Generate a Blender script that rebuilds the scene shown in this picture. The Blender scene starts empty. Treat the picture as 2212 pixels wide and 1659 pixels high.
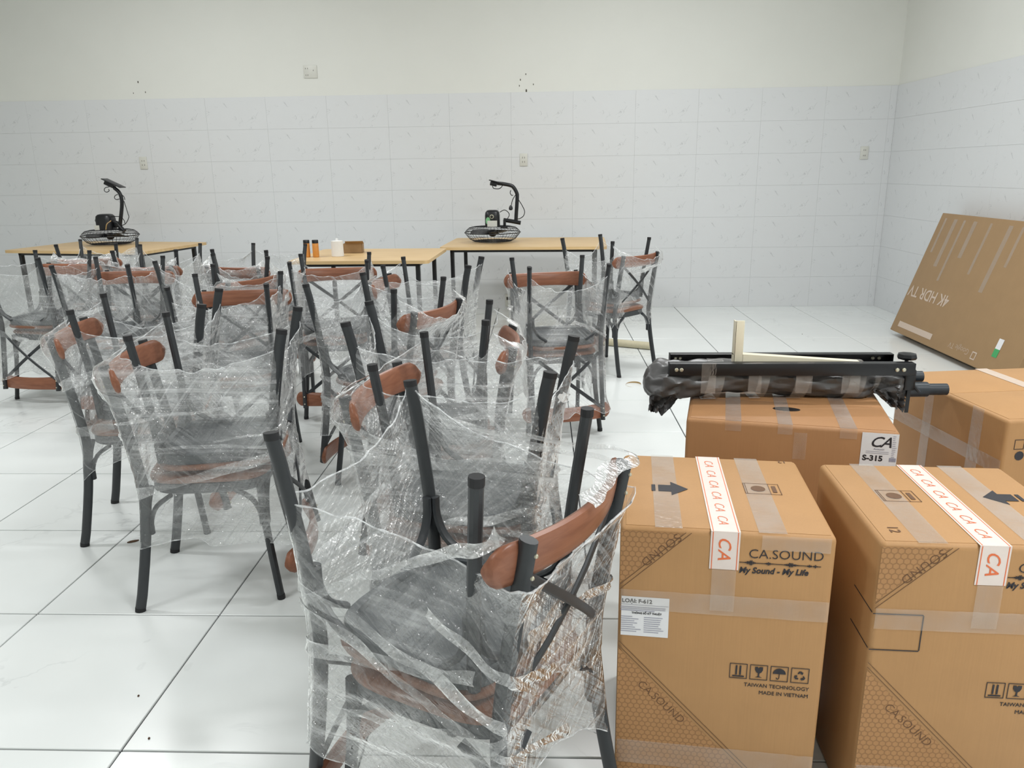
import bpy, bmesh, math, random
import numpy as np
from mathutils import Matrix, Vector

scene = bpy.context.scene
COL = scene.collection
PI = math.pi
random.seed(7)

# ------------------------------------------------------------------ camera, world, lights, exposure
cam_d = bpy.data.cameras.new('camera')
cam_d.sensor_fit = 'HORIZONTAL'
cam_d.sensor_width = 36.0
cam_d.lens = 1660.57 / 2212 * 36.0
cam_d.clip_start = 0.05
cam = bpy.data.objects.new('camera', cam_d)
COL.objects.link(cam)
cam_r = Vector((0.9992264, 0.03683138, -0.01378563))
cam_u = Vector((0.00346829, 0.26664291, 0.96378915))
cam_f = Vector((-0.03917353, 0.96309138, -0.2663089))
cm = Matrix.Identity(4)
for i in range(3):
    cm[i][0], cm[i][1], cm[i][2] = cam_r[i], cam_u[i], -cam_f[i]
cm[0][3], cm[1][3], cm[2][3] = -0.15759, -1.55085, 1.36414
cam.matrix_world = cm
scene.camera = cam

world = bpy.data.worlds.new('world')
scene.world = world
world.use_nodes = True
bg = world.node_tree.nodes['Background']
bg.inputs['Color'].default_value = (0.9, 0.95, 1.0, 1)
bg.inputs['Strength'].default_value = 0.25

scene.view_settings.view_transform = 'Standard'
scene.view_settings.look = 'None'
scene.view_settings.gamma = 1.0
scene.view_settings.use_curve_mapping = False
scene.view_settings.exposure = 0.1
scene.cycles.transparent_max_bounces = 40
scene.cycles.max_bounces = 10
scene.cycles.sample_clamp_indirect = 6.0

CEIL = 3.75
LIGHTS = [(-3.4, -1.6, 0.85), (1.7, -1.6, 1.75), (-3.4, 1.2, 0.8), (1.7, 1.2, 1.0), (-3.2, 3.9, 1.1), (0.7, 3.9, 1.1)]
LPOWER = 50.0
for (lx, ly, lr) in LIGHTS:
    ld = bpy.data.lights.new('tube_light', 'AREA')
    ld.shape = 'RECTANGLE'
    ld.size, ld.size_y = 1.25, 0.16
    ld.energy = LPOWER * lr
    ld.color = (0.985, 0.995, 1.0)
    lo = bpy.data.objects.new('tube_light', ld)
    lo.location = (lx, ly, CEIL - 0.12)
    COL.objects.link(lo)


# ------------------------------------------------------------------ helpers
def srgb(r, g, b):
    f = lambda c: (c / 255 / 12.92) if c / 255 <= 0.04045 else ((c / 255 + 0.055) / 1.055) ** 2.4
    return (f(r), f(g), f(b), 1.0)


class NT:
    """tiny node helper"""
    def __init__(self, name):
        self.m = bpy.data.materials.new(name)
        self.m.use_nodes = True
        self.t = self.m.node_tree
        self.t.nodes.clear()
        self.out = self.t.nodes.new('ShaderNodeOutputMaterial')

    def n(self, typ, _props=None, **ins):
        nd = self.t.nodes.new(typ)
        for k, v in (_props or {}).items():
            setattr(nd, k, v)
        for k, v in ins.items():
            self.set(nd, k, v)
        return nd

    def set(self, nd, k, v):
        key = k.replace('_', ' ')
        s = None
        if k.startswith('i') and k[1:].isdigit():
            s = nd.inputs[int(k[1:])]
        else:
            for q in nd.inputs:
                if q.name == key:
                    s = q
                    break
        if isinstance(v, bpy.types.NodeSocket):
            self.t.links.new(v, s)
        else:
            s.default_value = v

    def math(self, op, a, b=None, c=None, clamp=False):
        nd = self.t.nodes.new('ShaderNodeMath')
        nd.operation = op
        nd.use_clamp = clamp
        for i, v in enumerate((a, b, c)):
            if v is None:
                continue
            if isinstance(v, bpy.types.NodeSocket):
                self.t.links.new(v, nd.inputs[i])
            else:
                nd.inputs[i].default_value = v
        return nd.outputs[0]

    def maprange(self, v, a, b, c=0.0, d=1.0):
        nd = self.t.nodes.new('ShaderNodeMapRange')
        nd.clamp = True
        self.t.links.new(v, nd.inputs[0])
        for i, q in enumerate((a, b, c, d)):
            nd.inputs[i + 1].default_value = q
        return nd.outputs[0]

    def mixc(self, fac, a, b):
        nd = self.t.nodes.new('ShaderNodeMix')
        nd.data_type = 'RGBA'
        for s, v in ((nd.inputs[0], fac), (nd.inputs[6], a), (nd.inputs[7], b)):
            if isinstance(v, bpy.types.NodeSocket):
                self.t.links.new(v, s)
            else:
                s.default_value = v
        return nd.outputs[2]

    def end(self, shader):
        self.t.links.new(shader, self.out.inputs['Surface'])
        return self.m


def simple(name, col, rough=0.5, metal=0.0, var=0.06, scale=40.0, bump=0.0, spec=0.5, coat=0.0, stretch=(1, 1, 1)):
    k = NT(name)
    tc = k.n('ShaderNodeTexCoord')
    mp = k.n('ShaderNodeMapping', Vector=tc.outputs['Object'], Scale=stretch)
    nz = k.n('ShaderNodeTexNoise', Vector=mp.outputs[0], Scale=scale, Detail=4.0)
    dark = tuple(c * (1 - var * 2) for c in col[:3]) + (1,)
    lite = tuple(min(1, c * (1 + var * 2)) for c in col[:3]) + (1,)
    c = k.mixc(nz.outputs['Fac'], dark, lite)
    p = k.n('ShaderNodeBsdfPrincipled', Base_Color=c, Roughness=rough, Metallic=metal)
    p.inputs['Specular IOR Level'].default_value = spec
    p.inputs['Coat Weight'].default_value = coat
    if bump:
        b = k.n('ShaderNodeBump', Height=nz.outputs['Fac'], Strength=bump, Distance=0.002)
        k.set(p, 'Normal', b.outputs[0])
    return k.end(p.outputs[0])


class MB:
    def __init__(self):
        self.v, self.f = [], []

    def add(self, vs, fs, M=None):
        o = len(self.v)
        for p in vs:
            p = Vector(p)
            self.v.append(tuple(M @ p) if M is not None else tuple(p))
        for f in fs:
            self.f.append(tuple(i + o for i in f))
        return self

    def box(self, x0, x1, y0, y1, z0, z1, M=None):
        vs = [(x0, y0, z0), (x1, y0, z0), (x1, y1, z0), (x0, y1, z0), (x0, y0, z1), (x1, y0, z1), (x1, y1, z1), (x0, y1, z1)]
        fs = [(0, 3, 2, 1), (4, 5, 6, 7), (0, 1, 5, 4), (1, 2, 6, 5), (2, 3, 7, 6), (3, 0, 4, 7)]
        return self.add(vs, fs, M)

    def cbox(self, x0, x1, y0, y1, z0, z1, c=0.004, M=None):
        """box with chamfered edges (24 verts)"""
        bm = bmesh.new()
        bmesh.ops.create_cube(bm, size=1)
        for w in bm.verts:
            w.co = Vector((x0 if w.co.x < 0 else x1, y0 if w.co.y < 0 else y1, z0 if w.co.z < 0 else z1))
        bmesh.ops.bevel(bm, geom=bm.edges[:], offset=c, segments=2, affect='EDGES', profile=0.5)
        bm.verts.index_update()
        self.add([w.co.copy() for w in bm.verts], [[w.index for w in f.verts] for f in bm.faces], M)
        bm.free()
        return self

    def tube(self, path, rx, ry=None, n=10, ref=(0, 1, 0), caps=True, M=None):
        """ref gives the direction of the second radius"""
        ry = rx if ry is None else ry
        P = [Vector(p) for p in path]
        o = len(P)
        rxs = rx if isinstance(rx, (list, tuple)) else [rx] * o
        rys = ry if isinstance(ry, (list, tuple)) else [ry] * o
        vs, fs = [], []
        ref = Vector(ref)
        for i in range(o):
            t = (P[min(i + 1, o - 1)] - P[max(i - 1, 0)]).normalized()
            b = ref - t * ref.dot(t)
            if b.length < 1e-4:
                b = Vector((1, 0, 0)) - t * t.x
            b.normalize()
            a = b.cross(t)
            if b.length > 0:
                ref = b
            for j in range(n):
                th = 2 * PI * j / n
                vs.append(P[i] + a * (rxs[i] * math.cos(th)) + b * (rys[i] * math.sin(th)))
        for i in range(o - 1):
            for j in range(n):
                k = (j + 1) % n
                fs.append((i * n + j, i * n + k, (i + 1) * n + k, (i + 1) * n + j))
        if caps:
            fs.append(tuple(range(n - 1, -1, -1)))
            fs.append(tuple((o - 1) * n + j for j in range(n)))
        return self.add(vs, fs, M)

    def lathe(self, prof, n=24, M=None, close=True):
        vs, fs = [], []
        for (r, z) in prof:
            for j in range(n):
                th = 2 * PI * j / n
                vs.append((r * math.cos(th), r * math.sin(th), z))
        m = len(prof)
        for i in range(m - 1):
            for j in range(n):
                k = (j + 1) % n
                fs.append((i * n + j, i * n + k, (i + 1) * n + k, (i + 1) * n + j))
        if close:
            fs.append(tuple(range(n - 1, -1, -1)))
            fs.append(tuple((m - 1) * n + j for j in range(n)))
        return self.add(vs, fs, M)

    def prism(self, poly, z0, z1, M=None):
        n = len(poly)
        vs = [(x, y, z0) for x, y in poly] + [(x, y, z1) for x, y in poly]
        fs = [tuple(range(n - 1, -1, -1)), tuple(range(n, 2 * n))]
        fs += [(i, (i + 1) % n, n + (i + 1) % n, n + i) for i in range(n)]
        return self.add(vs, fs, M)

    def rings(self, rings, M=None):
        n = len(rings[0])
        vs = [p for r in rings for p in r]
        fs = []
        for i in range(len(rings) - 1):
            for j in range(n):
                k = (j + 1) % n
                fs.append((i * n + j, i * n + k, (i + 1) * n + k, (i + 1) * n + j))
        fs.append(tuple(range(n - 1, -1, -1)))
        fs.append(tuple((len(rings) - 1) * n + j for j in range(n)))
        return self.add(vs, fs, M)

    def mesh(self, name, mat, angle=35):
        me = bpy.data.meshes.new(name)
        me.from_pydata(self.v, [], self.f)
        me.update()
        if angle:
            me.polygons.foreach_set('use_smooth', [True] * len(me.polygons))
            me.set_sharp_from_angle(angle=math.radians(angle))
        if mat:
            me.materials.append(mat)
        return me

    def build(self, name, mat, parent=None, angle=35):
        return link(name, self.mesh(name, mat, angle), parent)


def link(name, me, parent=None, loc=None, rot=None):
    o = bpy.data.objects.new(name, me)
    COL.objects.link(o)
    if parent is not None:
        o.parent = parent
    if loc is not None:
        o.location = loc
    if rot is not None:
        o.rotation_euler = rot
    return o


def tag(o, label=None, cat=None, group=None, kind=None):
    if label:
        o['label'] = label
    if cat:
        o['category'] = cat
    if group:
        o['group'] = group
    if kind:
        o['kind'] = kind
    return o


def thing(name, label, cat, loc=(0, 0, 0), rz=0.0, group=None):
    o = bpy.data.objects.new(name, None)
    o.empty_display_size = 0.1
    COL.objects.link(o)
    o.location = loc
    o.rotation_euler = (0, 0, rz)
    return tag(o, label, cat, group)


def spline(pts, n=6):
    P = [np.array(p, float) for p in pts]
    P = [2 * P[0] - P[1]] + P + [2 * P[-1] - P[-2]]
    out = []
    for i in range(1, len(P) - 2):
        for k in range(n):
            t = k / n
            a, b, c, d = P[i - 1], P[i], P[i + 1], P[i + 2]
            out.append(0.5 * (2 * b + (c - a) * t + (2 * a - 5 * b + 4 * c - d) * t * t + (3 * b - a - 3 * c + d) * t ** 3))
    out.append(P[-2])
    return [tuple(p) for p in out]


_txt = {}
def text_mesh(body, size=0.03, shear=0.0, mat=None, depth=0.0002, weight=0.0, spacing=1.0, align='LEFT'):
    cu = bpy.data.curves.new('lettering', 'FONT')
    cu.body = body
    cu.size = size
    cu.shear = shear
    cu.extrude = depth
    cu.offset = weight
    cu.space_character = spacing
    cu.align_x = align
    cu.resolution_u = 3
    ob = bpy.data.objects.new('lettering', cu)
    COL.objects.link(ob)
    bpy.context.view_layer.update()
    dg = bpy.context.evaluated_depsgraph_get()
    me = bpy.data.meshes.new_from_object(ob.evaluated_get(dg))
    bpy.data.objects.remove(ob)
    bpy.data.curves.remove(cu)
    me.materials.clear()
    if mat:
        me.materials.append(mat)
    me.name = 'lettering'
    return me


FRONT = Matrix(((1, 0, 0, 0), (0, 0, -1, 0), (0, 1, 0, 0), (0, 0, 0, 1)))   # text plane -> local front face (y = 0, facing -y)


def put_front(name, me, parent, x, z, rot=0.0, eps=0.0006, kind=None, sx=1.0):
    o = link(name, me, parent)
    o.matrix_local = Matrix.Translation((x, -eps, z)) @ FRONT @ Matrix.Rotation(rot, 4, 'Z') @ Matrix.Diagonal((sx, 1, 1, 1))
    if kind:
        o['kind'] = kind
    return o


def put_top(name, me, parent, x, y, z, rot=0.0, eps=0.0006, sx=1.0):
    o = link(name, me, parent)
    o.matrix_local = Matrix.Translation((x, y, z + eps)) @ Matrix.Rotation(rot, 4, 'Z') @ Matrix.Diagonal((sx, 1, 1, 1))
    return o


# ------------------------------------------------------------------ materials
def mat_floor_tile():
    k = NT('floor tile glaze')
    tc = k.n('ShaderNodeTexCoord')
    oi = k.n('ShaderNodeObjectInfo')
    off = k.n('ShaderNodeVectorMath', {'operation': 'SCALE'}, i0=oi.outputs['Location'])
    off.inputs['Scale'].default_value = 0.77
    v = k.n('ShaderNodeVectorMath', {'operation': 'ADD'}, i0=tc.outputs['Object'], i1=off.outputs[0])
    nz = k.n('ShaderNodeTexNoise', Vector=v.outputs[0], Scale=2.2, Detail=5.0, Roughness=0.55, Distortion=0.6)
    d = k.math('ABSOLUTE', k.math('SUBTRACT', nz.outputs['Fac'], 0.5))
    vein = k.maprange(d, 0.0, 0.012, 1.0, 0.0)
    m2 = k.n('ShaderNodeTexNoise', Vector=v.outputs[0], Scale=1.7, Detail=2.0)
    mask = k.maprange(m2.outputs['Fac'], 0.52, 0.68, 0.0, 0.22)
    cl = k.n('ShaderNodeTexNoise', Vector=v.outputs[0], Scale=3.0, Detail=3.0)
    base = k.mixc(cl.outputs['Fac'], srgb(222, 226, 225), srgb(232, 235, 233))
    c = k.mixc(k.math('MULTIPLY', vein, mask), base, srgb(120, 124, 126))
    p = k.n('ShaderNodeBsdfPrincipled', Base_Color=c, Roughness=0.22)
    p.inputs['Specular IOR Level'].default_value = 0.35
    return k.end(p.outputs[0])


def mat_wall_tile(name, tint):
    k = NT(name)
    tc = k.n('ShaderNodeTexCoord')
    nz = k.n('ShaderNodeTexNoise', Vector=tc.outputs['Object'], Scale=6.0, Detail=3.0, Distortion=1.2)
    d = k.math('ABSOLUTE', k.math('SUBTRACT', nz.outputs['Fac'], 0.5))
    vein = k.maprange(d, 0.0, 0.014, 1.0, 0.0)
    m2 = k.n('ShaderNodeTexNoise', Vector=tc.outputs['Object'], Scale=8.5, Detail=1.0)
    mask = k.maprange(m2.outputs['Fac'], 0.55, 0.66, 0.0, 0.34)
    base = tuple(srgb(*tint))
    c = k.mixc(k.math('MULTIPLY', vein, mask), base, srgb(112, 116, 120))
    p = k.n('ShaderNodeBsdfPrincipled', Base_Color=c, Roughness=0.3)
    p.inputs['Specular IOR Level'].default_value = 0.3
    return k.end(p.outputs[0])


def mat_card(name, col, pattern=False):
    k = NT(name)
    tc = k.n('ShaderNodeTexCoord')
    nz = k.n('ShaderNodeTexNoise', Vector=tc.outputs['Object'], Scale=9.0, Detail=5.0)
    mp = k.n('ShaderNodeMapping', Vector=tc.outputs['Object'], Scale=(260, 260, 8))
    fib = k.n('ShaderNodeTexNoise', Vector=mp.outputs[0], Scale=1.0, Detail=2.0)
    d = tuple(c * 0.86 for c in col[:3]) + (1,)
    l = tuple(min(1, c * 1.12) for c in col[:3]) + (1,)
    c = k.mixc(k.math('ADD', k.math('MULTIPLY', nz.outputs['Fac'], 0.6), k.math('MULTIPLY', fib.outputs['Fac'], 0.4)), d, l)
    if pattern:
        sp = k.n('ShaderNodeSeparateXYZ', i0=tc.outputs['Object'])
        X = k.math('MULTIPLY', sp.outputs[0], 78.0)
        Z = k.math('MULTIPLY', sp.outputs[2], 78.0)
        R3 = 1.7320508

        def hexd(ox, oz):
            a = k.math('SUBTRACT', k.math('FLOORED_MODULO', k.math('ADD', X, ox), 1.0), 0.5)
            b = k.math('SUBTRACT', k.math('FLOORED_MODULO', k.math('ADD', Z, oz), R3), R3 / 2)
            a, b = k.math('ABSOLUTE', a), k.math('ABSOLUTE', b)
            return k.math('MAXIMUM', a, k.math('MULTIPLY_ADD', a, 0.5, k.math('MULTIPLY', b, R3 / 2)))
        dd = k.math('MINIMUM', hexd(0, 0), hexd(0.5, R3 / 2))
        ln = k.maprange(dd, 0.36, 0.45, 0.0, 1.0)
        c = k.mixc(k.math('MULTIPLY', ln, 0.42), c, srgb(96, 66, 44))
    p = k.n('ShaderNodeBsdfPrincipled', Base_Color=c, Roughness=0.55)
    p.inputs['Specular IOR Level'].default_value = 0.3
    b = k.n('ShaderNodeBump', Height=fib.outputs['Fac'], Strength=0.12, Distance=0.001)
    k.set(p, 'Normal', b.outputs[0])
    return k.end(p.outputs[0])


def mat_wood(name, c1, c2, scale=6.0, rough=0.35, stretch=(1, 14, 14)):
    k = NT(name)
    tc = k.n('ShaderNodeTexCoord')
    mp = k.n('ShaderNodeMapping', Vector=tc.outputs['Object'], Scale=stretch)
    nz = k.n('ShaderNodeTexNoise', Vector=mp.outputs[0], Scale=scale, Detail=5.0, Distortion=0.4)
    f = k.maprange(nz.outputs['Fac'], 0.3, 0.7)
    c = k.mixc(f, c1, c2)
    p = k.n('ShaderNodeBsdfPrincipled', Base_Color=c, Roughness=rough)
    p.inputs['Specular IOR Level'].default_value = 0.35
    return k.end(p.outputs[0])


def two_sided_ior(k, ior=1.45):
    # a thin sheet reflects alike from both sides
    g = k.n('ShaderNodeNewGeometry')
    return k.math('MULTIPLY_ADD', g.outputs['Backfacing'], 1 / ior - ior, ior)


def mat_clear_tape(name, haze=0.1, tint=(0.85, 0.8, 0.75, 1)):
    k = NT(name)
    tc = k.n('ShaderNodeTexCoord')
    nz = k.n('ShaderNodeTexNoise', Vector=tc.outputs['Object'], Scale=70.0, Detail=4.0)
    n2 = k.n('ShaderNodeTexNoise', Vector=tc.outputs['Object'], Scale=14.0, Detail=3.0)
    b = k.n('ShaderNodeBump', Height=nz.outputs['Fac'], Strength=0.35, Distance=0.003)
    tr = k.n('ShaderNodeBsdfTransparent')
    df = k.n('ShaderNodeBsdfDiffuse', Color=tint)
    m1 = k.n('ShaderNodeMixShader', Fac=k.math('MULTIPLY', n2.outputs['Fac'], haze * 2), i1=tr.outputs[0], i2=df.outputs[0])
    gl = k.n('ShaderNodeBsdfGlossy', Roughness=0.12, Normal=b.outputs[0])
    fr = k.n('ShaderNodeFresnel', IOR=two_sided_ior(k), Normal=b.outputs[0])
    m2 = k.n('ShaderNodeMixShader', Fac=fr.outputs[0], i1=m1.outputs[0], i2=gl.outputs[0])
    return k.end(m2.outputs[0])


def mat_rim(name):
    k = NT(name)
    tc = k.n('ShaderNodeTexCoord')
    nz = k.n('ShaderNodeTexNoise', Vector=tc.outputs['Object'], Scale=60.0, Detail=3.0)
    p = k.n('ShaderNodeBsdfPrincipled', Base_Color=(0.9, 0.92, 0.93, 1), Roughness=0.18)
    b = k.n('ShaderNodeBump', Height=nz.outputs['Fac'], Strength=0.5, Distance=0.003)
    k.set(p, 'Normal', b.outputs[0])
    tr = k.n('ShaderNodeBsdfTransparent')
    m = k.n('ShaderNodeMixShader', Fac=k.maprange(nz.outputs['Fac'], 0.35, 0.7, 0.1, 0.7), i1=tr.outputs[0], i2=p.outputs[0])
    return k.end(m.outputs[0])


def mat_film(name, base=0.12, amt=1.0, gloss=1.0):
    k = NT(name)
    uv = k.n('ShaderNodeUVMap')
    oi = k.n('ShaderNodeObjectInfo')
    off = k.math('MULTIPLY', oi.outputs['Random'], 37.0)

    def streak(rot, sx, sy, lo, hi):
        mp0 = k.n('ShaderNodeMapping', Vector=uv.outputs[0], Rotation=(0, 0, rot))
        mp = k.n('ShaderNodeMapping', Vector=mp0.outputs[0], Scale=(sx, sy, 1))
        w = k.n('ShaderNodeTexNoise', {'noise_dimensions': '4D'}, Vector=mp.outputs[0], W=off, Scale=1.0, Detail=2.0, Roughness=0.5)
        return w.outputs['Fac'], k.maprange(w.outputs['Fac'], lo, hi)
    h1, s1 = streak(0.06, 2.2, 75, 0.50, 0.72)
    h2, s2 = streak(0.75, 3.0, 95, 0.53, 0.75)
    h3, s3 = streak(-0.95, 3.0, 90, 0.54, 0.76)
    pt = k.n('ShaderNodeTexNoise', {'noise_dimensions': '4D'}, Vector=uv.outputs[0], W=off, Scale=4.5, Detail=3.0)
    pa = k.maprange(pt.outputs['Fac'], 0.44, 0.64)
    pb = k.maprange(pt.outputs['Fac'], 0.54, 0.36)
    cr = k.n('ShaderNodeTexNoise', {'noise_dimensions': '4D'}, Vector=uv.outputs[0], W=off, Scale=26.0, Detail=2.0, Distortion=1.2)
    a = k.math('MULTIPLY', s1, k.math('MULTIPLY_ADD', pa, 0.46 * amt, 0.03 * amt))
    a = k.math('MULTIPLY_ADD', s2, k.math('MULTIPLY', pb, 0.44 * amt), a)
    a = k.math('MULTIPLY_ADD', s3, k.math('MULTIPLY', pa, 0.44 * amt), a)
    a = k.math('MULTIPLY_ADD', pa, 0.10 * amt, a)
    haze = k.math('ADD', a, base, clamp=True)
    hh = k.math('ADD', k.math('MULTIPLY', h1, 1.0), k.math('ADD', h2, h3))
    hh = k.math('MULTIPLY_ADD', cr.outputs['Fac'], 0.3, hh)
    b = k.n('ShaderNodeBump', Height=hh, Strength=1.0, Distance=0.013)
    tr = k.n('ShaderNodeBsdfTransparent', Color=(0.99, 0.995, 0.995, 1))
    df = k.n('ShaderNodeBsdfDiffuse', Color=(0.93, 0.95, 0.96, 1))
    tl = k.n('ShaderNodeBsdfTranslucent', Color=(0.93, 0.95, 0.96, 1))
    dt = k.n('ShaderNodeMixShader', Fac=0.5, i1=df.outputs[0], i2=tl.outputs[0])
    m1 = k.n('ShaderNodeMixShader', Fac=haze, i1=tr.outputs[0], i2=dt.outputs[0])
    ga = k.n('ShaderNodeBsdfGlossy', Color=(1, 1, 1, 1), Roughness=0.08, Normal=b.outputs[0])
    gb = k.n('ShaderNodeBsdfGlossy', Color=(1, 1, 1, 1), Roughness=0.28, Normal=b.outputs[0])
    gl = k.n('ShaderNodeMixShader', Fac=0.4, i1=ga.outputs[0], i2=gb.outputs[0])
    fr = k.n('ShaderNodeFresnel', IOR=two_sided_ior(k, 1.5))
    m2 = k.n('ShaderNodeMixShader', Fac=k.math('MULTIPLY', fr.outputs[0], k.math('MULTIPLY_ADD', pa, 3.6 * gloss, 1.5 * gloss), clamp=True), i1=m1.outputs[0], i2=gl.outputs[0])
    return k.end(m2.outputs[0])


M = {}
M['floor_tile'] = mat_floor_tile()
M['grout'] = simple('dark floor grout', srgb(44, 45, 52), 0.8, var=0.05)
M['wall_grout'] = simple('pale wall grout', srgb(212, 214, 214), 0.8, var=0.02)
M['wall_tile'] = mat_wall_tile('wall tile glaze', (216, 218, 219))
M['paint'] = simple('off white wall paint', srgb(222, 223, 217), 0.75, var=0.012, scale=3.0)
M['ceiling'] = simple('white ceiling paint', srgb(225, 226, 224), 0.8, var=0.01, scale=3.0)
M['steel'] = simple('black powder coated steel', srgb(46, 49, 52), 0.42, var=0.05, scale=60, spec=0.5)
M['steel2'] = simple('grey black seat pan steel', srgb(60, 64, 67), 0.45, var=0.05, scale=20, spec=0.45)
M['cap'] = simple('black rubber foot', srgb(26, 26, 29), 0.6, var=0.05)
M['wood'] = mat_wood('stained brown wood', srgb(126, 80, 60), srgb(150, 100, 76), 5.0, 0.33, (14, 1, 14))
M['seatwood'] = mat_wood('stained brown seat wood', srgb(118, 80, 62), srgb(140, 98, 76), 4.0, 0.4, (14, 1, 14))
M['table'] = mat_wood('pale yellow table laminate', srgb(206, 172, 122), srgb(220, 190, 142), 3.0, 0.4, (1, 8, 8))
M['card'] = mat_card('brown cardboard', srgb(180, 138, 93))
M['card2'] = mat_card('dark brown cardboard', srgb(168, 124, 84))
M['card3'] = mat_card('olive brown cardboard', srgb(156, 127, 92))
M['hex'] = mat_card('printed hexagon cardboard', srgb(176, 132, 88), True)
M['ink'] = simple('black print ink', srgb(40, 38, 44), 0.6, var=0.1, scale=150)
M['ink2'] = simple('faint brown print ink', srgb(104, 72, 46), 0.6, var=0.1, scale=150)
M['ink3'] = simple('grey label print ink', srgb(150, 150, 165), 0.6, var=0.1, scale=150)
M['paper'] = simple('white label paper', srgb(226, 226, 228), 0.5, var=0.015, scale=80)
M['whitetape'] = simple('white printed tape', srgb(228, 214, 206), 0.25, var=0.03, scale=40)
M['orange'] = simple('orange tape print', srgb(226, 112, 62), 0.4, var=0.08, scale=120)
M['paleprint'] = simple('pale print on carton', srgb(196, 178, 162), 0.6, var=0.04, scale=90)
M['clear'] = mat_clear_tape('clear packing tape', 0.14, (0.78, 0.72, 0.66, 1))
M['thin_tape'] = mat_clear_tape('thin clear tape', 0.06, (0.78, 0.72, 0.66, 1))
M['film'] = mat_film('clear stretch film', 0.055, 1.0)
M['film_dense'] = mat_film('bunched stretch film', 0.10, 1.5, 1.6)
M['film_rim'] = mat_rim('rolled film rim')
M['bag'] = simple('dark grey plastic bag', srgb(80, 79, 79), 0.34, var=0.15, scale=12, bump=0.3, spec=0.6)
M['black'] = simple('matte black metal', srgb(18, 19, 23), 0.36, var=0.08, scale=40)
M['tubegrey'] = simple('black anodised tube', srgb(44, 50, 56), 0.35, var=0.05, scale=30)
M['cream'] = simple('cream painted steel', srgb(232, 224, 200), 0.4, var=0.02, scale=30)
M['zinc'] = simple('zinc bolt', srgb(200, 196, 176), 0.3, metal=0.7, var=0.05)
M['plate'] = simple('off white plastic plate', srgb(208, 208, 200), 0.4, var=0.02)
M['slot'] = simple('dark socket slot', srgb(70, 66, 62), 0.6, var=0.05)
M['stain'] = simple('dark plug hole', srgb(80, 76, 66), 0.8, var=0.1)
M['green'] = simple('green sticker', srgb(62, 158, 92), 0.4, var=0.05)
M['palegreen'] = simple('pale green sticker', srgb(120, 180, 130), 0.4, var=0.05)
M['orangebottle'] = simple('amber orange bottle', srgb(206, 138, 62), 0.3, var=0.08, scale=60)
M['white'] = simple('white paper cup', srgb(232, 232, 230), 0.5, var=0.01)
M['tubecard'] = simple('pale cardboard tube', srgb(196, 188, 160), 0.6, var=0.05)
M['leaf'] = simple('dry brown leaf', srgb(84, 60, 40), 0.7, var=0.2)
M['scrap'] = simple('tan tape scrap', srgb(176, 146, 96), 0.4, var=0.15)
M['wire'] = simple('black fan wire', srgb(34, 36, 40), 0.4, var=0.05)
M['lampwhite'] = simple('white lamp housing', srgb(230, 232, 230), 0.5, var=0.01)

# ------------------------------------------------------------------ room
XR_, XL, YB, YF = 3.22, -7.2, 6.33, -4.2


def structure(name, mb, mat):
    o = mb.build(name, mat, None, 0)
    o['kind'] = 'structure'
    return o


floor = structure('floor', MB().box(XL - .1, XR_ + .1, YF - .1, YB + .1, -0.12, -0.006), M['grout'])
wall_back = structure('wall_back', MB().box(XL - .1, XR_ + .1, YB, YB + .12, -0.12, CEIL), M['paint'])
wall_right = structure('wall_right', MB().box(XR_, XR_ + .12, YF - .1, YB, -0.12, CEIL), M['paint'])
wall_left = structure('wall_left', MB().box(XL - .12, XL, YF - .1, YB, -0.12, CEIL), M['paint'])
wall_front = structure('wall_front', MB().box(XL - .1, XR_ + .1, YF - .12, YF, -0.12, CEIL), M['paint'])
ceiling = structure('ceiling', MB().box(XL - .1, XR_ + .1, YF - .1, YB + .1, CEIL, CEIL + .1), M['ceiling'])

# floor tiles 0.6 m; each visible one an object, the unseen rest one joined part
_tm = {}
def tile_mesh(w, d, h, mat, key):
    kk = (round(w, 3), round(d, 3), key)
    if kk not in _tm:
        c = 0.0015 if key == 'floor_tile' else 0.0005
        b = MB()
        x, y = w / 2, d / 2
        vs = [(-x, -y, 0), (x, -y, 0), (x, y, 0), (-x, y, 0), (-x, -y, h - c), (x, -y, h - c), (x, y, h - c), (-x, y, h - c),
              (-x + c, -y + c, h), (x - c, -y + c, h), (x - c, y - c, h), (-x + c, y - c, h)]
        fs = [(0, 1, 5, 4), (1, 2, 6, 5), (2, 3, 7, 6), (3, 0, 4, 7), (4, 5, 9, 8), (5, 6, 10, 9), (6, 7, 11, 10), (7, 4, 8, 11), (8, 9, 10, 11)]
        b.add(vs, fs)
        _tm[kk] = b.mesh(key, mat, 0)
    return _tm[kk]


G_ = 0.0055
rest = MB()
for i in range(-12, 6):
    for j in range(-7, 11):
        x0, x1 = i * .6, min((i + 1) * .6, XR_)
        y0, y1 = j * .6, min((j + 1) * .6, YB)
        cx, cy = (x0 + x1) / 2, (y0 + y1) / 2
        v = Vector((cx, cy, 0)) - cam.location
        dz = v.dot(cam_f)
        vis = False
        if dz > 0.2:
            px, py = v.dot(cam_r) / dz, v.dot(cam_u) / dz
            vis = abs(px) < 0.667 + .45 / dz and abs(py) < 0.5 + .45 / dz
        if vis:
            link('floor_tile', tile_mesh(x1 - x0 - G_, y1 - y0 - G_, 0.006, M['floor_tile'], 'floor_tile'), floor, (cx, cy, -0.006))
        else:
            rest.box(x0 + G_ / 2, x1 - G_ / 2, y0 + G_ / 2, y1 - G_ / 2, -0.006, 0)
tag(rest.build('floor_tiling', M['floor_tile'], floor, 0), kind='stuff')

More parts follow.
